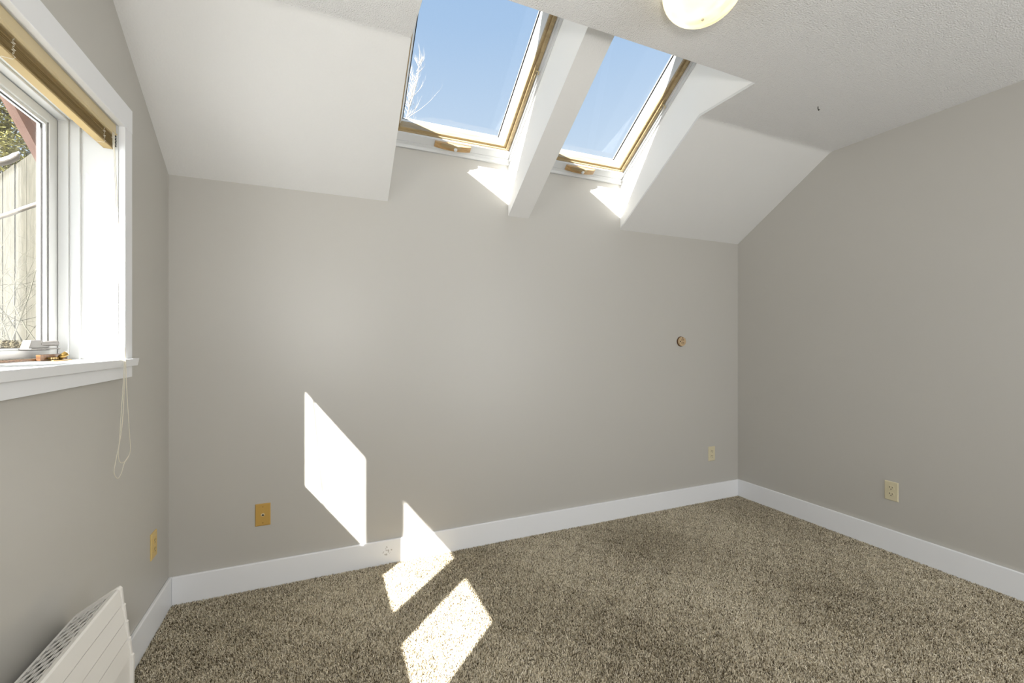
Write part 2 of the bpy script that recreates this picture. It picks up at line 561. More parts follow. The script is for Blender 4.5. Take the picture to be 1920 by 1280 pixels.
for i, (ga, gb) in enumerate(((-1.086, -0.656), (-1.672, -1.285), (-2.315, -1.895))):
    s = ring_x(MB(), -0.196, -0.162, ga - 0.064, gb + 0.064, 1.246, 2.079, (0.052, 0.052, 0.026, 0.032)).build('sash', 'vinyl', win, bevel=0.002)
    ring_x(MB(), -0.191, -0.168, ga - 0.012, gb + 0.012, GZ0 - 0.012, GZ1 + 0.012, 0.0115).build('glazing_bead', 'vinyl', s)
    ring_x(MB(), -0.1675, -0.1655, ga - 0.0138, gb + 0.0138, GZ0 - 0.0138, GZ1 + 0.0138, 0.0022).build('gasket_line', 'gasket', s)
    ring_x(MB(), -0.181, -0.177, ga - 0.001, gb + 0.001, GZ0 - 0.001, GZ1 + 0.001, 0.003).build('spacer', 'gasket', s)
    MB().box((-0.181, ga - 0.001, GZ0 - 0.001), (-0.177, gb + 0.001, GZ1 + 0.001)).build('pane', 'glass', s)
# bronze track and the crank operator left bare on the sill
MB().box((-0.160, -1.10, ST_Z + 0.0005), (-0.134, -0.60, ST_Z + 0.010)).build('track', 'brown_wood', win)
op = MB().box((-0.132, -0.765, ST_Z + 0.0005), (-0.100, -0.655, ST_Z + 0.004)).build('crank_plate', 'brass', win, bevel=0.001)
MB().box((-0.1325, -0.79, ST_Z + 0.004), (-0.122, -0.66, ST_Z + 0.023)).build('crank_recess', 'brown_wood', win)
g = MB()
for k in range(5):
    g.tube([(-0.120, -0.752 + k * 0.010, ST_Z + 0.010), (-0.112, -0.752 + k * 0.010, ST_Z + 0.010)], 0.004, 8)
g.build('gear_teeth', 'brass', op)
MB().tube([(-0.118, -0.697, ST_Z + 0.004), (-0.110, -0.700, ST_Z + 0.014), (-0.100, -0.690, ST_Z + 0.025)], [0.008, 0.008, 0.0085], 12).build('crank_spindle', 'brass', op, smooth=True)
MB().tube([(-0.1005, -0.6905, ST_Z + 0.0245), (-0.0985, -0.6885, ST_Z + 0.0270)], 0.0062, 12).build('spindle_socket', 'steel', op)
# lever lock on the bottom rail of the near sash
lk = empty('lever_lock', (-0.150, -0.72, 1.274))
lk.parent = win
lk.location = Vector((-0.150, -0.72, 1.274)) - Vector(win.location)
MB().box((-0.170, -0.80, 1.2735), (-0.138, -0.635, 1.278)).build('lock_base', 'grey_plastic', lk, bevel=0.001)
MB().prism([(-0.80, 1.278), (-0.785, 1.304), (-0.735, 1.305), (-0.700, 1.292), (-0.690, 1.278)], 0, -0.166, -0.144).build('lock_cover', 'grey_plastic', lk, bevel=0.002)
MB().tube([(-0.150, -0.735, 1.292), (-0.142, -0.655, 1.294)], [0.007, 0.0095], 14).build('lock_lever', 'grey_plastic', lk, smooth=False)
MB().tube([(-0.1421, -0.656, 1.294), (-0.1415, -0.650, 1.294)], 0.0065, 14).build('lever_bore', 'gasket', lk)

# ------------------------------------------------------------------ venetian blind
bl = empty('venetian_blind', (0, -1.49, 2.005))
tag(bl, 'tan metal venetian blind drawn up at the top of the window', 'blind')
BY0, BY1 = -2.392, -0.585
hr = MB().box((-0.044, BY0, 2.055), (-0.004, BY1, 2.0965)).build('headrail', 'tan_metal', bl, bevel=0.002)
MB().prism([(-0.004, 2.0585), (-0.0005, 2.0600), (-0.0005, 2.0635), (-0.004, 2.065)], 1, BY0, BY1).build('headrail_lip', 'tan_metal', hr)
rnd = random.Random(3)
slat_m = None
for k in range(15):
    z = 2.0495 - k * 0.0026
    sag = 0.006 if k < 2 else 0.0
    if slat_m is None:
        pts = [(-0.037, 0.0), (-0.030, 0.0010), (-0.024, 0.0013), (-0.018, 0.0010), (-0.011, 0.0),
               (-0.011, -0.0006), (-0.018, 0.0004), (-0.024, 0.0007), (-0.030, 0.0004), (-0.037, -0.0006)]
        o = MB().prism(pts, 1, BY0 + 0.006, BY1 - 0.006).build('slat', 'tan_slat', None)
        slat_m = o.data
    else:
        o = bpy.data.objects.new('slat', slat_m)
        col.objects.link(o)
    o.parent = bl
    o.location = (-0.0 + rnd.uniform(-0.0012, 0.0012), 1.49 + rnd.uniform(-0.0015, 0.0015), z - 2.005)
    o.rotation_euler = (0, rnd.uniform(-0.05, 0.05), 0)
    if k < 2:
        o.rotation_euler = (-0.004 * (2 - k), 0, 0)
MB().box((-0.038, BY0 + 0.006, 2.004), (-0.010, BY1 - 0.006, 2.0105)).build('bottom_rail', 'tan_slat', bl, bevel=0.0015)
def zigzag(y):
    pts = []
    for k in range(17):
        pts.append((-0.008 - 0.003 * (k % 2), y + 0.006 * math.sin(k * 2.1), 2.052 - k * 0.0028))
    pts += [(-0.012, y + 0.003, 2.001), (-0.026, y - 0.012, 1.996)]
    return pts
for y in (-0.665, -1.16, -1.75, -2.28):
    MB().tube(zigzag(y), 0.0009, 5).build('ladder_cord', 'cord', bl)
# lift cords: out of the headrail, down over the stool, looped below it
def spline(pts, n=8):
    pts = [Vector(q) for q in pts]
    out = []
    for i in range(len(pts) - 1):
        p0, p1, p2, p3 = pts[max(i - 1, 0)], pts[i], pts[i + 1], pts[min(i + 2, len(pts) - 1)]
        for k in range(n):
            t = k / n
            out.append(0.5 * ((2 * p1) + (-p0 + p2) * t + (2 * p0 - 5 * p1 + 4 * p2 - p3) * t * t + (-p0 + 3 * p1 - 3 * p2 + p3) * t ** 3))
    out.append(pts[-1])
    return out
XC = 0.0405
ca = [(-0.002, -0.612, 2.06), (0.012, -0.622, 1.80), (0.032, -0.640, 1.40), (XC, -0.645, 1.25), (XC + 0.001, -0.647, 1.18), (XC, -0.668, 1.00),
      (XC - 0.004, -0.703, 0.895), (XC - 0.006, -0.716, 0.850), (XC - 0.004, -0.694, 0.822), (XC - 0.002, -0.668, 0.832),
      (XC, -0.650, 0.862), (XC, -0.612, 0.878), (XC, -0.594, 0.905), (XC, -0.604, 0.97), (XC + 0.001, -0.632, 1.14),
      (XC + 0.001, -0.642, 1.25), (0.030, -0.637, 1.40), (0.010, -0.620, 1.80), (-0.003, -0.606, 2.06)]
cb = [(-0.003, -0.618, 2.06), (0.010, -0.628, 1.80), (0.030, -0.645, 1.40), (XC, -0.652, 1.25), (XC, -0.654, 1.18), (XC - 0.003, -0.680, 0.96),
      (XC - 0.004, -0.686, 0.900), (XC - 0.003, -0.672, 0.872), (XC - 0.001, -0.640, 0.868), (XC, -0.604, 0.884)]
MB().tube(spline(ca), 0.0012, 6).build('lift_cord', 'cord', bl, smooth=True)
MB().tube(spline(cb), 0.0012, 6).build('lift_cord', 'cord', bl, smooth=True)
cl = MB()
for k in range(7):
    cl.tube([(-0.001, -0.600 + 0.003 * (k % 2), 2.052 - k * 0.006), (-0.001, -0.596, 2.049 - k * 0.006)], 0.0022, 6)
cl.build('cord_lock', 'gasket', bl)

# ------------------------------------------------------------------ skylights
def ring_u(mb, x0, x1, u0, u1, n0, n1, i0, i1):
    """ring in the roof plane from inset i0 to inset i1 of the rectangle"""
    a, b, c, d = x0 + i0, x1 - i0, u0 + i0, u1 - i0
    t = i1 - i0
    mb.box((a, c, n0), (a + t, d, n1)).box((b - t, c, n0), (b, d, n1))
    mb.box((a + t, c, n0), (b - t, c + t, n1)).box((a + t, d - t, n0), (b - t, d, n1))
    return mb
def bevel_ring(mb, o, i):
    """sloping ring between outer rectangle o and inner rectangle i: (x0,x1,u0,u1,n)"""
    def c4(r):
        x0, x1, u0, u1, n = r
        return [(x0, u0, n), (x1, u0, n), (x1, u1, n), (x0, u1, n)]
    return mb.add(c4(o) + c4(i), [(k, (k + 1) % 4, 4 + (k + 1) % 4, 4 + k) for k in range(4)])

def skylight(name, x0, x1, label):
    r = empty(name, SK((x0 + x1) / 2, 0.05, 0.0))
    struct(r, label, 'skylight')
    U1 = SKU
    e = 0.0008
    x0, x1 = x0 + e, x1 - e
    # painted frame filling the end of the shaft: a lower step and the frame proper
    f = MB(SK)
    f.box((x0, 0.002, 0.018), (x1, 0.052, 0.12)).box((x0, U1 - 0.05, 0.0), (x1, U1, 0.12))
    f.box((x0, 0.052, 0.004), (x0 + 0.010, U1 - 0.05, 0.12)).box((x1 - 0.010, 0.052, 0.004), (x1, U1 - 0.05, 0.12))
    f.build('frame_lining', 'vinyl', r, bevel=0.0015)
    f = MB(SK)
    f.box((x0 + 0.010, 0.052, 0.022), (x1 - 0.010, 0.100, 0.12))
    f.box((x0 + 0.010, 0.100, 0.022), (x0 + 0.019, U1 - 0.05, 0.12)).box((x1 - 0.019, 0.100, 0.022), (x1 - 0.010, U1 - 0.05, 0.12))
    f.build('frame', 'vinyl', r, bevel=0.0015)
    MB().box((x0, -0.018, 2.447), (x1, 0.0, 2.466)).build('sill_board', 'vinyl', r, bevel=0.0015)
    # pine sash, two steps deep
    sx0, sx1, su0, su1 = x0 + 0.021, x1 - 0.021, 0.101, U1 - 0.06
    s = MB(SK)
    ring_u(s, sx0, sx1, su0 - 0.015, su1, 0.036, 0.10, 0.0, 0.021)
    so = s.build('sash', 'pine', r, bevel=0.0015)
    s = MB(SK)
    ring_u(s, sx0 + 0.021, sx1 - 0.021, su0 + 0.004, su1 - 0.021, 0.050, 0.12, 0.0, 0.015)
    s.build('sash_step', 'pine', so, bevel=0.002)
    # white inner rebate up to the glass
    gx0, gx1, gu0, gu1 = x0 + 0.084, x1 - 0.084, 0.124, U1 - 0.12
    w = MB(SK)
    bevel_ring(w, (sx0 + 0.0355, sx1 - 0.0355, su0 + 0.0135, su1 - 0.0355, 0.062), (gx0 - 0.006, gx1 + 0.006, gu0 - 0.002, gu1 + 0.004, 0.129))
    bevel_ring(w, (sx0 + 0.0355, sx1 - 0.0355, su0 + 0.0135, su1 - 0.0355, 0.132), (gx0 - 0.006, gx1 + 0.006, gu0 - 0.002, gu1 + 0.004, 0.132))
    bevel_ring(w, (gx0 - 0.006, gx1 + 0.006, gu0 - 0.002, gu1 + 0.004, 0.129), (gx0 - 0.006, gx1 + 0.006, gu0 - 0.002, gu1 + 0.004, 0.132))
    w.build('glazing_rebate', 'vinyl', so)
    ring_u(MB(SK), gx0 - 0.010, gx1 + 0.010, gu0 - 0.012, gu1 + 0.010, 0.131, 0.136, 0.004, 0.009).build('gasket_line', 'gasket', so)
    MB(SK).box((gx0 - 0.012, gu0 - 0.012, 0.133), (gx1 + 0.012, gu1 + 0.012, 0.137)).build('pane', 'glass', so)
    # metal cladding outside
    c = MB(SK)
    ring_u(c, x0 - 0.055, x1 + 0.055, gu0 - 0.139, gu1 + 0.139, 0.1385, 0.146, 0.0, 0.137)
    c.build('cladding', 'clad', r)
    # ventilation catch: curved pine block with a white knob
    xm = (x0 + x1) / 2 - 0.005
    bx = []
    for k in range(13):
        t = -1 + 2 * k / 12
        bx.append((xm + 0.108 * t, 0.022 - 0.020 * (1 - t * t)))
    poly = [(xm - 0.108, 0.0225), (xm - 0.108, 0.0215)] + [(a, b_) for a, b_ in bx] + [(xm + 0.108, 0.0225)]
    cat = MB(SK).prism([(a, b_) for a, b_ in [(xm - 0.112, 0.0218)] + [(xm - 0.112, 0.010)] + [(xm + 0.112 * (-1 + 2 * k / 12), 0.010 - 0.016 * (1 - (-1 + 2 * k / 12) ** 2)) for k in range(1, 12)] + [(xm + 0.112, 0.010), (xm + 0.112, 0.0218)]], 1, 0.056, 0.092)
    co = cat.build('catch_block', 'pine_block', r, bevel=0.002)
    MB(SK).prism([(xm - 0.075, -0.0005), (xm - 0.02, -0.012), (xm + 0.02, -0.012), (xm + 0.045, -0.006), (xm + 0.0, 0.004)], 1, 0.076, 0.094).build('catch_scoop', 'pine', co)
    MB(SK).tube([(xm + 0.012, 0.074, -0.002), (xm + 0.012, 0.074, -0.016), (xm + 0.012, 0.074, -0.020)], [0.009, 0.011, 0.007], 12).build('catch_knob', 'vinyl', co, smooth=True)
    # small metal stay on the right jamb
    h = MB(SK)
    xj = sx1 - 0.010
    h.tube([(xj, 0.60, 0.036), (xj, 0.60, 0.022), (xj + 0.010, 0.602, 0.017), (xj + 0.012, 0.585, 0.020)], 0.0035, 8)
    h.tube([(xj + 0.002, 0.58, 0.034), (xj + 0.002, 0.40, 0.034)], 0.0022, 6)
    h.build('jamb_stay', 'tan_metal', r, smooth=True)
    return r
skylight('window_2', XL, B0, 'left pine skylight left of the white beam, birch branches behind it')
skylight('window_3', B1, XR, 'right pine skylight between the beam and the sunlit cheek')

# ------------------------------------------------------------------ panel heater
HY1, HY0 = -0.935, -1.95
ht = empty('panel_heater', (0.07, -1.44, 0.12))
tag(ht, 'cream electric panel heater mounted low on the wall under the window', 'heater')
front_top, front_bot = Vector((0.125, 0.546)), Vector((0.152, 0.335))
MB().prism([(0.022, 0.13), (0.022, 0.425), (0.110, 0.485), (0.140, 0.315), (0.138, 0.13)], 1, HY0 + 0.012, HY1 - 0.012).build('body', 'heater_dark', ht)
for yb_ in (HY1 - 0.25, HY0 + 0.20):
    MB().box((0.0, yb_, 0.30), (0.022, yb_ + 0.05, 0.40)).build('wall_bracket', 'heater', ht)
# end caps follow the stepped front
def capprof():
    pts = [(0.016, 0.125), (0.016, 0.478), (0.022, 0.490)]
    pts += [(0.116, 0.549), (0.124, 0.552), (0.130, 0.546)]
    for k in range(4):
        a = front_top.lerp(front_bot, k / 4)
        b = front_top.lerp(front_bot, (k + 1) / 4)
        pts += [(a.x + 0.006, a.y - 0.004), (b.x + 0.003, b.y + 0.003), (b.x + 0.0075, b.y)]
    pts += [(front_bot.x + 0.008, front_bot.y - 0.02), (0.158, 0.125)]
    return pts
for y0, y1 in ((HY1 - 0.012, HY1), (HY0, HY0 + 0.012)):
    MB().prism(capprof(), 1, y0, y1).build('end_cap', 'heater', ht, bevel=0.0015)
for k in range(4):
    a = front_top.lerp(front_bot, k / 4)
    b = front_top.lerp(front_bot, (k + 1) / 4)
    if k == 0:
        poly = [(a.x - 0.014, a.y - 0.010), (a.x - 0.012, a.y - 0.001), (a.x - 0.003, a.y + 0.001), (a.x + 0.001, a.y - 0.004), (b.x + 0.0006, b.y + 0.0034), (b.x - 0.008, b.y + 0.0034)]
    else:
        poly = [(a.x - 0.008, a.y), (a.x - 0.0004, a.y), (b.x + 0.0006, b.y + (0.0034 if k < 3 else 0.0)), (b.x - 0.008, b.y + (0.0034 if k < 3 else 0.0))]
    MB().prism(poly, 1, HY0 + 0.012, HY1 - 0.012).build('front_board', 'heater', ht)
MB().box((0.140, HY0 + 0.012, 0.13), (0.1505, HY1 - 0.012, 0.333)).build('lower_panel', 'heater', ht)
# top grille: long bars and slanting cross bars
g0, g1 = Vector((0.024, 0.489)), Vector((0.112, 0.541))
for k in range(6):
    c = g0.lerp(g1, k / 5.0)
    t = 0.003 if k in (0, 5) else 0.0009
    MB().box((c.x - t, HY0 + 0.012, c.y - (0.012 if k in (0, 5) else 0.007)), (c.x + t, HY1 - 0.012, c.y - (0.0 if k in (0, 5) else 0.003))).build('grille_bar', 'heater', ht)
cm = None
nb = 24
for k in range(nb):
    y = HY0 + 0.03 + (HY1 - HY0 - 0.075) * k / (nb - 1)
    if cm is None:
        o = MB().add([(g0.x, y + 0.0, g0.y - 0.006), (g0.x, y + 0.0016, g0.y - 0.006), (g1.x, y + 0.0355, g1.y - 0.006), (g1.x, y + 0.0339, g1.y - 0.006),
                      (g0.x, y + 0.0, g0.y - 0.001), (g0.x, y + 0.0016, g0.y - 0.001), (g1.x, y + 0.0355, g1.y - 0.001), (g1.x, y + 0.0339, g1.y - 0.001)],
                     [(0, 1, 2, 3), (7, 6, 5, 4), (0, 4, 5, 1), (1, 5, 6, 2), (2, 6, 7, 3), (3, 7, 4, 0)]).build('cross_bar', 'heater', ht)
        cm, yb = o.data, y
    else:
        o = bpy.data.objects.new('cross_bar', cm)
        col.objects.link(o)
        o.parent = ht
        o.location = (0, y - yb, 0)

# ------------------------------------------------------------------ wall plates
def plate_obj(name, centre, right, normal, m, label, cat, kind, group=None):
    right, nrm = Vector(right), Vector(normal)
    up = Vector((0, 0, 1))
    c = Vector(centre)
    def L(a, b, d):
        return tuple(c + right * a + up * b + nrm * d)
    r = empty(name, centre)
    tag(r, label, cat, group)
    p = MB(L)
    hw, hh = 0.0355, 0.058
    vs_ = []
    for d, i in ((0.0, 0.0), (0.003, 0.0), (0.0058, 0.004)):
        vs_ += [(-hw + i, -hh + i, d), (hw - i, -hh + i, d), (hw - i, hh - i, d), (-hw + i, hh - i, d)]
    fs = [(0, 1, 2, 3), (8, 9, 10, 11)]
    for k in range(2):
        fs += [(4 * k + j, 4 * k + (j + 1) % 4, 4 * k + 4 + (j + 1) % 4, 4 * k + 4 + j) for j in range(4)]
    p.add(vs_, fs)
    po = p.build('cover_plate', m, r)
    def disc(mb, a, b, rx, ry, d0, d1, n=20, flat=None):
        pts = []
        for k in range(n):
            t = 2 * PI * k / n
            x, y = rx * math.cos(t), ry * math.sin(t)
            if flat:
                y = max(-flat, min(flat, y))
            pts.append((a + x, b + y))
        vv = [(x, y, d0) for x, y in pts] + [(x, y, d1) for x, y in pts]
        mb.add(vv, [tuple(range(n))[::-1], tuple(range(n, 2 * n))] + [(k, (k + 1) % n, n + (k + 1) % n, n + k) for k in range(n)])
        return mb
    if kind == 'outlet':
        for s in (1, -1):
            f = disc(MB(L), 0, 0.0195 * s, 0.0170, 0.0170, 0.0050, 0.0078, flat=0.0135).build('receptacle', m, r, bevel=0.0006)
            for sx, sh_ in ((-0.007, 0.0085), (0.007, 0.0070)):
                MB(L).box((sx - 0.0015, 0.0195 * s - 0.001, 0.0070), (sx + 0.0015, 0.0195 * s + sh_, 0.00795)).build('slot', 'black', f)
            disc(MB(L), 0, 0.0195 * s - 0.0078, 0.0027, 0.0030, 0.0070, 0.00795, 10).build('ground_hole', 'black', f)
        disc(MB(L), 0, 0, 0.0030, 0.0030, 0.005, 0.0066, 10).build('screw', m, r)
    else:
        disc(MB(L), 0, 0, 0.0085, 0.0085, 0.0050, 0.0066, 18).build('jack_rim', 'almond', r)
        MB(L).prism([(-0.0055, -0.0048), (0.0055, -0.0048), (0.0055, 0.0), (0.002, 0.0), (0.002, 0.0050), (-0.002, 0.0050), (-0.002, 0.0), (-0.0055, 0.0)], 2, 0.0060, 0.0070).build('jack_opening', 'black', r)
        for s in (1, -1):
            disc(MB(L), 0, 0.042 * s, 0.0028, 0.0028, 0.005, 0.0064, 10).build('screw', 'brass', r)
    return r
grp = 'electrical outlets around the room'
plate_obj('electrical_outlet', (W, -1.091, 0.381), (0, -1, 0), (-1, 0, 0), 'almond', 'almond duplex outlet low on the right wall', 'outlet', 'outlet', grp)
plate_obj('electrical_outlet', (3.610, 0, 0.386), (1, 0, 0), (0, -1, 0), 'almond', 'almond duplex outlet at the right end of the back wall', 'outlet', 'outlet', grp)
plate_obj('electrical_outlet', (0, -0.215, 0.393), (0, 1, 0), (1, 0, 0), 'almond_dark', 'yellowed duplex outlet on the left wall near the heater', 'outlet', 'outlet', grp)
plate_obj('phone_jack_plate', (0.406, 0, 0.388), (1, 0, 0), (0, -1, 0), 'gold_plastic', 'tan gold phone jack plate on the back wall left of the sun patch', 'phone jack', 'phone')

# round fitting high on the right of the back wall
M['dial_mark'] = mat('dial_marking_brown', rgb(104, 74, 46), 0.6, vary=(50, 0.1))
tx, tz = 3.279, 1.300
th = empty('wall_thermostat', (tx, 0, tz))
tag(th, 'small round tan thermostat dial on the right of the back wall', 'thermostat')
MB().lathe([(0.0, 0.0), (0.038, 0.0), (0.040, 0.004), (0.038, 0.010), (0.034, 0.012), (0.0, 0.012)], (tx + 0.002, 0, tz), (0, -1, 0), 36).build('base_ring', 'dial_mark', th, smooth=False)
M['tan_face'] = mat('tan_dial_face', rgb(196, 170, 134), 0.45, vary=(40, 0.08))
M['clear'] = mat('clear_grey_plastic', rgb(176, 178, 172), 0.2, vary=(40, 0.05))
dial = MB().lathe([(0.0, 0.012), (0.036, 0.012), (0.037, 0.016), (0.034, 0.024), (0.0, 0.0245)], (tx, 0, tz), (0, -1, 0), 36).build('dial', 'tan_face', th)
mk = MB()
for z_, w_, h_ in ((0.019, 0.009, 0.0016), (0.013, 0.012, 0.0016), (0.006, 0.011, 0.0014), (-0.006, 0.009, 0.0014), (-0.012, 0.013, 0.0016), (-0.019, 0.010, 0.0014)):
    mk.box((tx - w_ - 0.002, -0.0252, tz + z_ - h_), (tx - 0.002, -0.0240, tz + z_ + h_))
    mk.box((tx + 0.003, -0.0252, tz + z_ - h_), (tx + w_ + 0.003, -0.0240, tz + z_ + h_))
mk.build('dial_marks', 'dial_mark', dial)
MB().lathe([(0.0, 0.02), (0.0042, 0.02), (0.0042, 0.0262), (0.0, 0.0262)], (tx - 0.023, 0, tz), (0, -1, 0), 12).build('stop_pin', 'black', dial)
MB().lathe([(0.0, 0.02), (0.0035, 0.02), (0.0035, 0.0262), (0.0, 0.0262)], (tx, 0, tz + 0.0285), (0, -1, 0), 12).build('stop_pin', 'black', dial)
arc = []
for k in range(13):
    t = math.radians(-42 + 84 * k / 12)
    arc.append((tx + 0.006 + 0.042 * math.cos(t), -0.006, tz + 0.003 + 0.036 * math.sin(t)))
MB().tube(arc, [0.001] + [0.0045] * 11 + [0.001], 8).build('clear_rim', 'clear', th, smooth=True)

# ------------------------------------------------------------------ ceiling lamp
LX, LY = 1.955, -1.465
lamp = empty('ceiling_lamp', (LX, LY, ZC))
tag(lamp, 'lit yellowish glass dome lamp on the flat ceiling', 'lamp')
def dome_nodes(nt):
    p = nt.nodes['Principled BSDF']
    p.inputs['Base Color'].default_value = rgb(250, 244, 222)
    p.inputs['Roughness'].default_value = 0.25
    tc = nt.nodes.new('ShaderNodeTexCoord')
    n = nt.nodes.new('ShaderNodeTexNoise')
    n.inputs['Scale'].default_value = 9
    n.inputs['Detail'].default_value = 2
    n.inputs['Distortion'].default_value = 1.0
    r = nt.nodes.new('ShaderNodeValToRGB')
    r.color_ramp.elements[0].position = 0.36
    r.color_ramp.elements[0].color = (1.0, 0.74, 0.26, 1)
    r.color_ramp.elements[1].position = 0.60
    r.color_ramp.elements[1].color = (1.0, 0.90, 0.60, 1)
    nt.links.new(tc.outputs['Object'], n.inputs['Vector'])
    nt.links.new(n.outputs[0], r.inputs[0])
    nt.links.new(r.outputs[0], p.inputs['Emission Color'])
    p.inputs['Emission Strength'].default_value = 0.95
M['dome'] = emit_mat('alabaster_glass_lit', dome_nodes)
MB().lathe([(0.0, 0.0), (0.105, 0.0), (0.108, -0.006), (0.104, -0.020), (0.0, -0.020)], (LX, LY, ZC), (0, 0, 1), 40).build('canopy', 'brass', lamp)
prof_d = [(0.06, -0.020), (0.118, -0.0205)]
for k in range(15):
    t = PI / 2 * k / 14
    prof_d.append((0.138 * math.cos(t), -0.030 - 0.112 * math.sin(t)))
MB().lathe(prof_d, (LX, LY, ZC), (0, 0, 1), 48).build('glass_dome', 'dome', lamp, smooth=True)
MB().lathe([(0.0, -0.141), (0.005, -0.141), (0.005, -0.145), (0.003, -0.147), (0.0, -0.147)], (LX, LY, ZC), (0, 0, 1), 14).build('finial', 'almond', lamp)

# tiny hook in the ceiling
hk = MB().tube([(3.225, -1.079, ZC), (3.225, -1.079, ZC - 0.012), (3.231, -1.079, ZC - 0.019), (3.237, -1.079, ZC - 0.013)], 0.0022, 8).build('ceiling_hook', 'black', smooth=True)
tag(hk, 'tiny dark metal hook screwed into the flat ceiling', 'hook')

# ------------------------------------------------------------------ outdoors
gr = MB().box((-60, -40, -3.2), (40, 70, -3.0)).build('ground', 'ground')
struct(gr, 'pale snowy ground outside below the window', 'ground')
# roof edge outside the window: red-brown barge board and soffit
ro = empty('trim_1', (-0.3, 0.1, 2.1))
struct(ro, 'red-brown stained roof edge seen at the top of the window', 'roof edge')
def RZ(y):
    return 2.085 + 0.70 * -y
for nm, x0, x1, dz0, dz1 in (('barge_board', -0.475, -0.445, 0.0, 0.17), ('soffit_board', -0.445, -0.33, 0.07, 0.095), ('soffit_board', -0.329, -0.162, 0.07, 0.095)):
    ya, yb = 0.30, -2.6
    MB().prism([(ya, RZ(ya) + dz0), (yb, RZ(yb) + dz0), (yb, RZ(yb) + dz1), (ya, RZ(ya) + dz1)], 0, x0, x1).build(nm, 'barge', ro)
MB().box((-0.475, 0.302, 1.72), (-0.162, 0.33, 2.06)).build('eave_board', 'barge', ro)

# board-sided shed beyond the window
FX = Vector((math.sin(math.radians(23.326)), math.cos(math.radians(23.326)), 0))
RXv = Vector((math.cos(math.radians(23.326)), -math.sin(math.radians(23.326)), 0))
CAM = Vector(cam.location)
def along(px, py, t):
    return CAM + (FX + RXv * (px - 960) / 824.18 + Vector((0, 0, 1)) * (640 - py) / 824.18) * t
SY = 9.0
sh = empty('board_shed', (-5.0, SY, -3.0))
tag(sh, 'pale weathered shed of vertical boards outside the window', 'shed')
rn = random.Random(11)
xs = -7.6
k = 0
while xs < -2.4:
    wbd = 0.165 + rn.uniform(-0.02, 0.03)
    zl, zr = [4.05 + 1.05 * (q + 5.4) for q in (xs, xs + wbd)]
    zl, zr = [max(1.4, min(6.6, q)) for q in (zl, zr)]
    dy = rn.uniform(0, 0.03)
    MB().prism([(xs, -3.0), (xs + wbd - 0.014, -3.0), (xs + wbd - 0.014, zr), (xs, zl)], 1, SY - 0.03 - dy, SY - dy).build('board', 'board', sh)
    xs += wbd
    k += 1
M['shed_dark'] = mat('shadow_gap_boarding', rgb(52, 50, 42), 0.9, vary=(6, 0.2))
MB().prism([(-7.6, -3.0), (-2.4, -3.0), (-2.4, 6.5), (-3.05, 6.5), (-7.6, 1.7)], 1, SY + 0.0, SY + 0.06).build('backing', 'shed_dark', sh)

# trees
def branch_tree(seed, base, direction, length, r0, depth, spread, mbw, tips=None, upb=0.15, kids=(2, 4), bend=0.18, segs=5):
    rg = random.Random(seed)
    def grow(p, d, L, r, lev):
        pts, rs = [p.copy()], [r]
        q, dd = p.copy(), d.copy()
        for i in range(segs):
            dd = (dd + Vector((rg.uniform(-bend, bend), rg.uniform(-bend, bend), rg.uniform(-bend, bend) + upb * 0.3))).normalized()
            q = q + dd * (L / segs)
            pts.append(q.copy())
            rs.append(r * (1 - 0.72 * (i + 1) / segs))
        mbw.tube(pts, rs, 5 if lev < 2 else 4)
        if tips is not None and lev >= 1:
            tips.extend([x.copy() for x in pts[2:]])
        if lev >= depth:
            return
        for _ in range(rg.randint(*kids)):
            i = rg.randint(1, segs)
            ax = Vector((rg.uniform(-1, 1), rg.uniform(-1, 1), rg.uniform(-0.3, 1))).normalized()
            nd = (dd * (1 - spread) + ax * spread + Vector((0, 0, upb))).normalized()
            grow(pts[i], nd, L * rg.uniform(0.45, 0.68), rs[i] * 0.62, lev + 1)
    grow(Vector(base), Vector(direction).normalized(), length, r0, 0)
    return mbw

# birch behind the left skylight
def birch():
    a = along(757, 240, 14)
    b = along(786, 112, 14.3)
    base = Vector((a.x - 0.25, a.y, -3.0))
    r = empty('birch_tree', base)
    tag(r, 'bare pale birch tree with white twigs seen through the left skylight', 'tree')
    t = MB()
    pts = [base, base.lerp(a, 0.5) + Vector((0.05, 0, 0)), a, a.lerp(b, 0.35) + Vector((0.03, 0, 0)), a.lerp(b, 0.7) + Vector((0.09, 0, 0)), b]
    t.tube(pts, [0.14, 0.08, 0.024, 0.018, 0.012, 0.004], 7)
    t.build('trunk', 'birch', r, smooth=True)
    w = MB()
    rg = random.Random(5)
    for k in range(36):
        f = rg.uniform(-0.1, 0.97)
        p = a.lerp(b, f)
        side = rg.choice((-1, 1, 1))
        d = RXv * side * rg.uniform(0.4, 1.0) + Vector((0, 0, rg.uniform(0.7, 1.3))) + FX * rg.uniform(-0.4, 0.4)
        branch_tree(100 + k, p, d, rg.uniform(0.30, 0.80) * (1.15 - 0.5 * f), 0.010, 2, 0.42, w, None, 0.22, (3, 5), 0.18)
    branch_tree(77, along(757, 226, 14), RXv * 0.75 + Vector((0, 0, 0.6)), 1.0, 0.011, 2, 0.35, w, None, 0.2, (3, 5), 0.14)
    w.build('branches', 'birch', r)['kind'] = 'stuff'
birch()

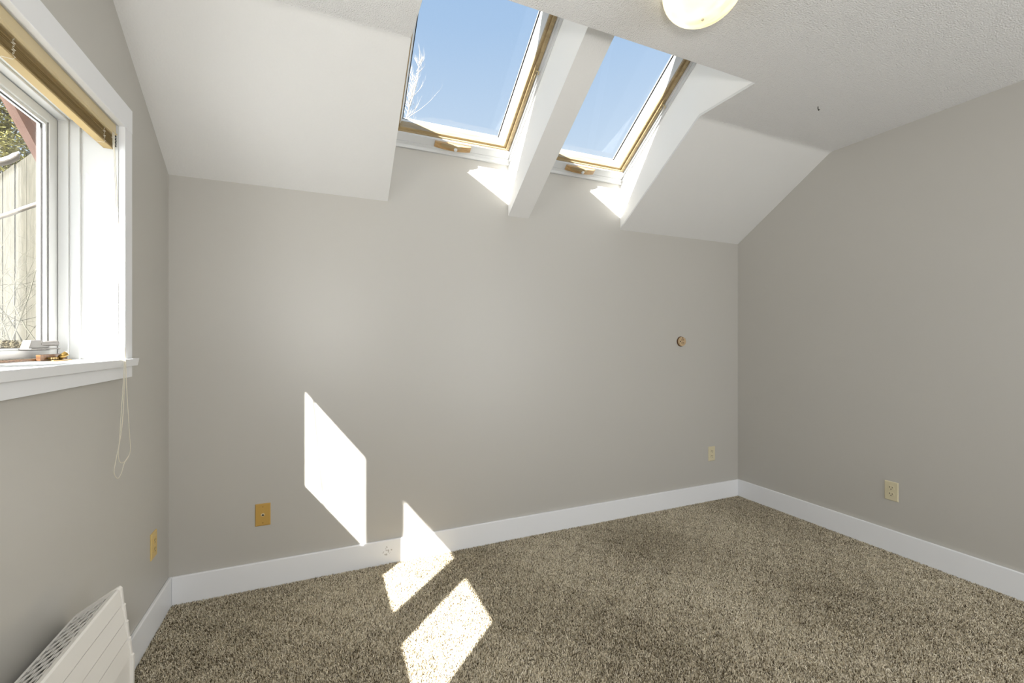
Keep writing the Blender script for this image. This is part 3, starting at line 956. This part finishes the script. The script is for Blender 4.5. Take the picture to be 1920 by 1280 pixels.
def pine():
    base = along(14, 640, 16)
    base.z = -3.0
    r = empty('pine_tree', base)
    tag(r, 'tall pine tree with olive needles beyond the window', 'tree')
    t = MB()
    t.tube([base, base + Vector((0.1, 0, 5)), base + Vector((-0.1, 0, 9)), base + Vector((0.1, 0, 14))], [0.20, 0.15, 0.12, 0.04], 8)
    t.build('trunk', 'bark', r, smooth=True)
    w = MB()
    tips = []
    rg = random.Random(9)
    for k in range(110):
        z = 7.0 + 6.8 * k / 109.0
        a = rg.uniform(0, 2 * PI)
        L = 2.3 * (1.2 - (z - 5) / 12.0)
        d = Vector((math.cos(a), math.sin(a), rg.uniform(-0.15, 0.3)))
        branch_tree(300 + k, base + Vector((0, 0, z)), d, L, 0.035, 1, 0.5, w, tips, 0.05, (3, 5), 0.16, 4)
    w.build('branches', 'bark', r)['kind'] = 'stuff'
    nd = MB()
    for q in tips:
        for _ in range(16):
            c = q + Vector((rg.gauss(0, 0.14), rg.gauss(0, 0.14), rg.gauss(0, 0.10)))
            d = Vector((rg.uniform(-1, 1), rg.uniform(-1, 1), rg.uniform(-0.3, 0.8))).normalized()
            s = d.orthogonal().normalized() * 0.026
            L = rg.uniform(0.10, 0.2)
            nd.add([tuple(c - s), tuple(c + s), tuple(c + d * L + s * 0.4), tuple(c + d * L - s * 0.4)], [(0, 1, 2, 3)])
    o = nd.build('needles', 'needles', r)
    o['kind'] = 'stuff'
pine()

# snow-covered limb and bare shrub in front of the shed
lm = empty('snowy_limb', along(-60, 420, 5.6))
tag(lm, 'white snow-covered limb crossing in front of the shed', 'branch')
limb = [along(-70, 428, 5.6), along(0, 408, 5.6), along(30, 398, 5.6), along(55, 389, 5.65), along(95, 376, 5.7)]
MB().tube(spline(limb, 4), 0.020, 7).build('wood', 'bark', lm, smooth=True)
MB().tube([q + Vector((0, 0, 0.016)) for q in spline(limb, 4)], 0.022, 7).build('snow_cap', 'snow', lm, smooth=True)
lm2 = empty('snowy_limb', along(-60, 320, 5.0))
tag(lm2, 'thick snow-covered limb below the pine at the window edge', 'branch')
limb2 = [along(-60, 322, 5.0), along(-10, 308, 5.0), along(12, 303, 5.05), along(28, 296, 5.1), along(36, 288, 5.1)]
MB().tube(spline(limb2, 4), [0.034] * 14 + [0.02, 0.015, 0.01], 7).build('wood', 'bark', lm2, smooth=True)
MB().tube([q + Vector((0, 0, 0.02)) for q in spline(limb2, 4)], [0.034] * 14 + [0.02, 0.015, 0.01], 7).build('snow_cap', 'snow', lm2, smooth=True)

sbx = along(30, 640, 6.8)
sb = empty('bare_shrub', (sbx.x, sbx.y, -3.0))
tag(sb, 'bare pale shrub of thin tangled twigs in front of the shed', 'shrub')
w = MB()
rg = random.Random(21)
for k in range(26):
    px = rg.uniform(-80, 120)
    p = along(px, rg.uniform(640, 700), rg.uniform(6.2, 7.6))
    d = Vector((rg.uniform(-0.6, 0.6), rg.uniform(-0.3, 0.3), 1.0))
    branch_tree(500 + k, p, d, rg.uniform(1.0, 2.2), 0.010, 2, 0.62, w, None, 0.02, (3, 5), 0.3, 5)
    w.tube([Vector((sbx.x + rg.uniform(-0.1, 0.1), sbx.y, -3.0)), p], [0.012, 0.010], 4)
w.build('twigs', 'twig', sb)['kind'] = 'stuff'
db = empty('dry_bush', (along(10, 640, 4.2).x, along(10, 640, 4.2).y, -3.0))
tag(db, 'rounded brown dry bush at the bottom of the window view', 'bush')
nd = MB()
c0 = along(-10, 652, 4.2)
for _ in range(2600):
    v = Vector((rg.gauss(0, 1), rg.gauss(0, 1), rg.gauss(0, 1))).normalized()
    c = c0 + Vector((v.x * 0.26, v.y * 0.22, v.z * 0.075 - 0.01)) * rg.uniform(0.75, 1.0)
    d = Vector((rg.uniform(-1, 1), rg.uniform(-1, 1), rg.uniform(-0.2, 1))).normalized()
    s = d.orthogonal().normalized() * 0.006
    nd.add([tuple(c - s), tuple(c + s), tuple(c + d * 0.035)], [(0, 1, 2)])
o = nd.build('foliage', 'dry', db)
o['kind'] = 'stuff'
MB().tube([(c0.x, c0.y, -3.0), (c0.x, c0.y, c0.z - 0.02)], [0.05, 0.02], 6).build('stem', 'bark', db)
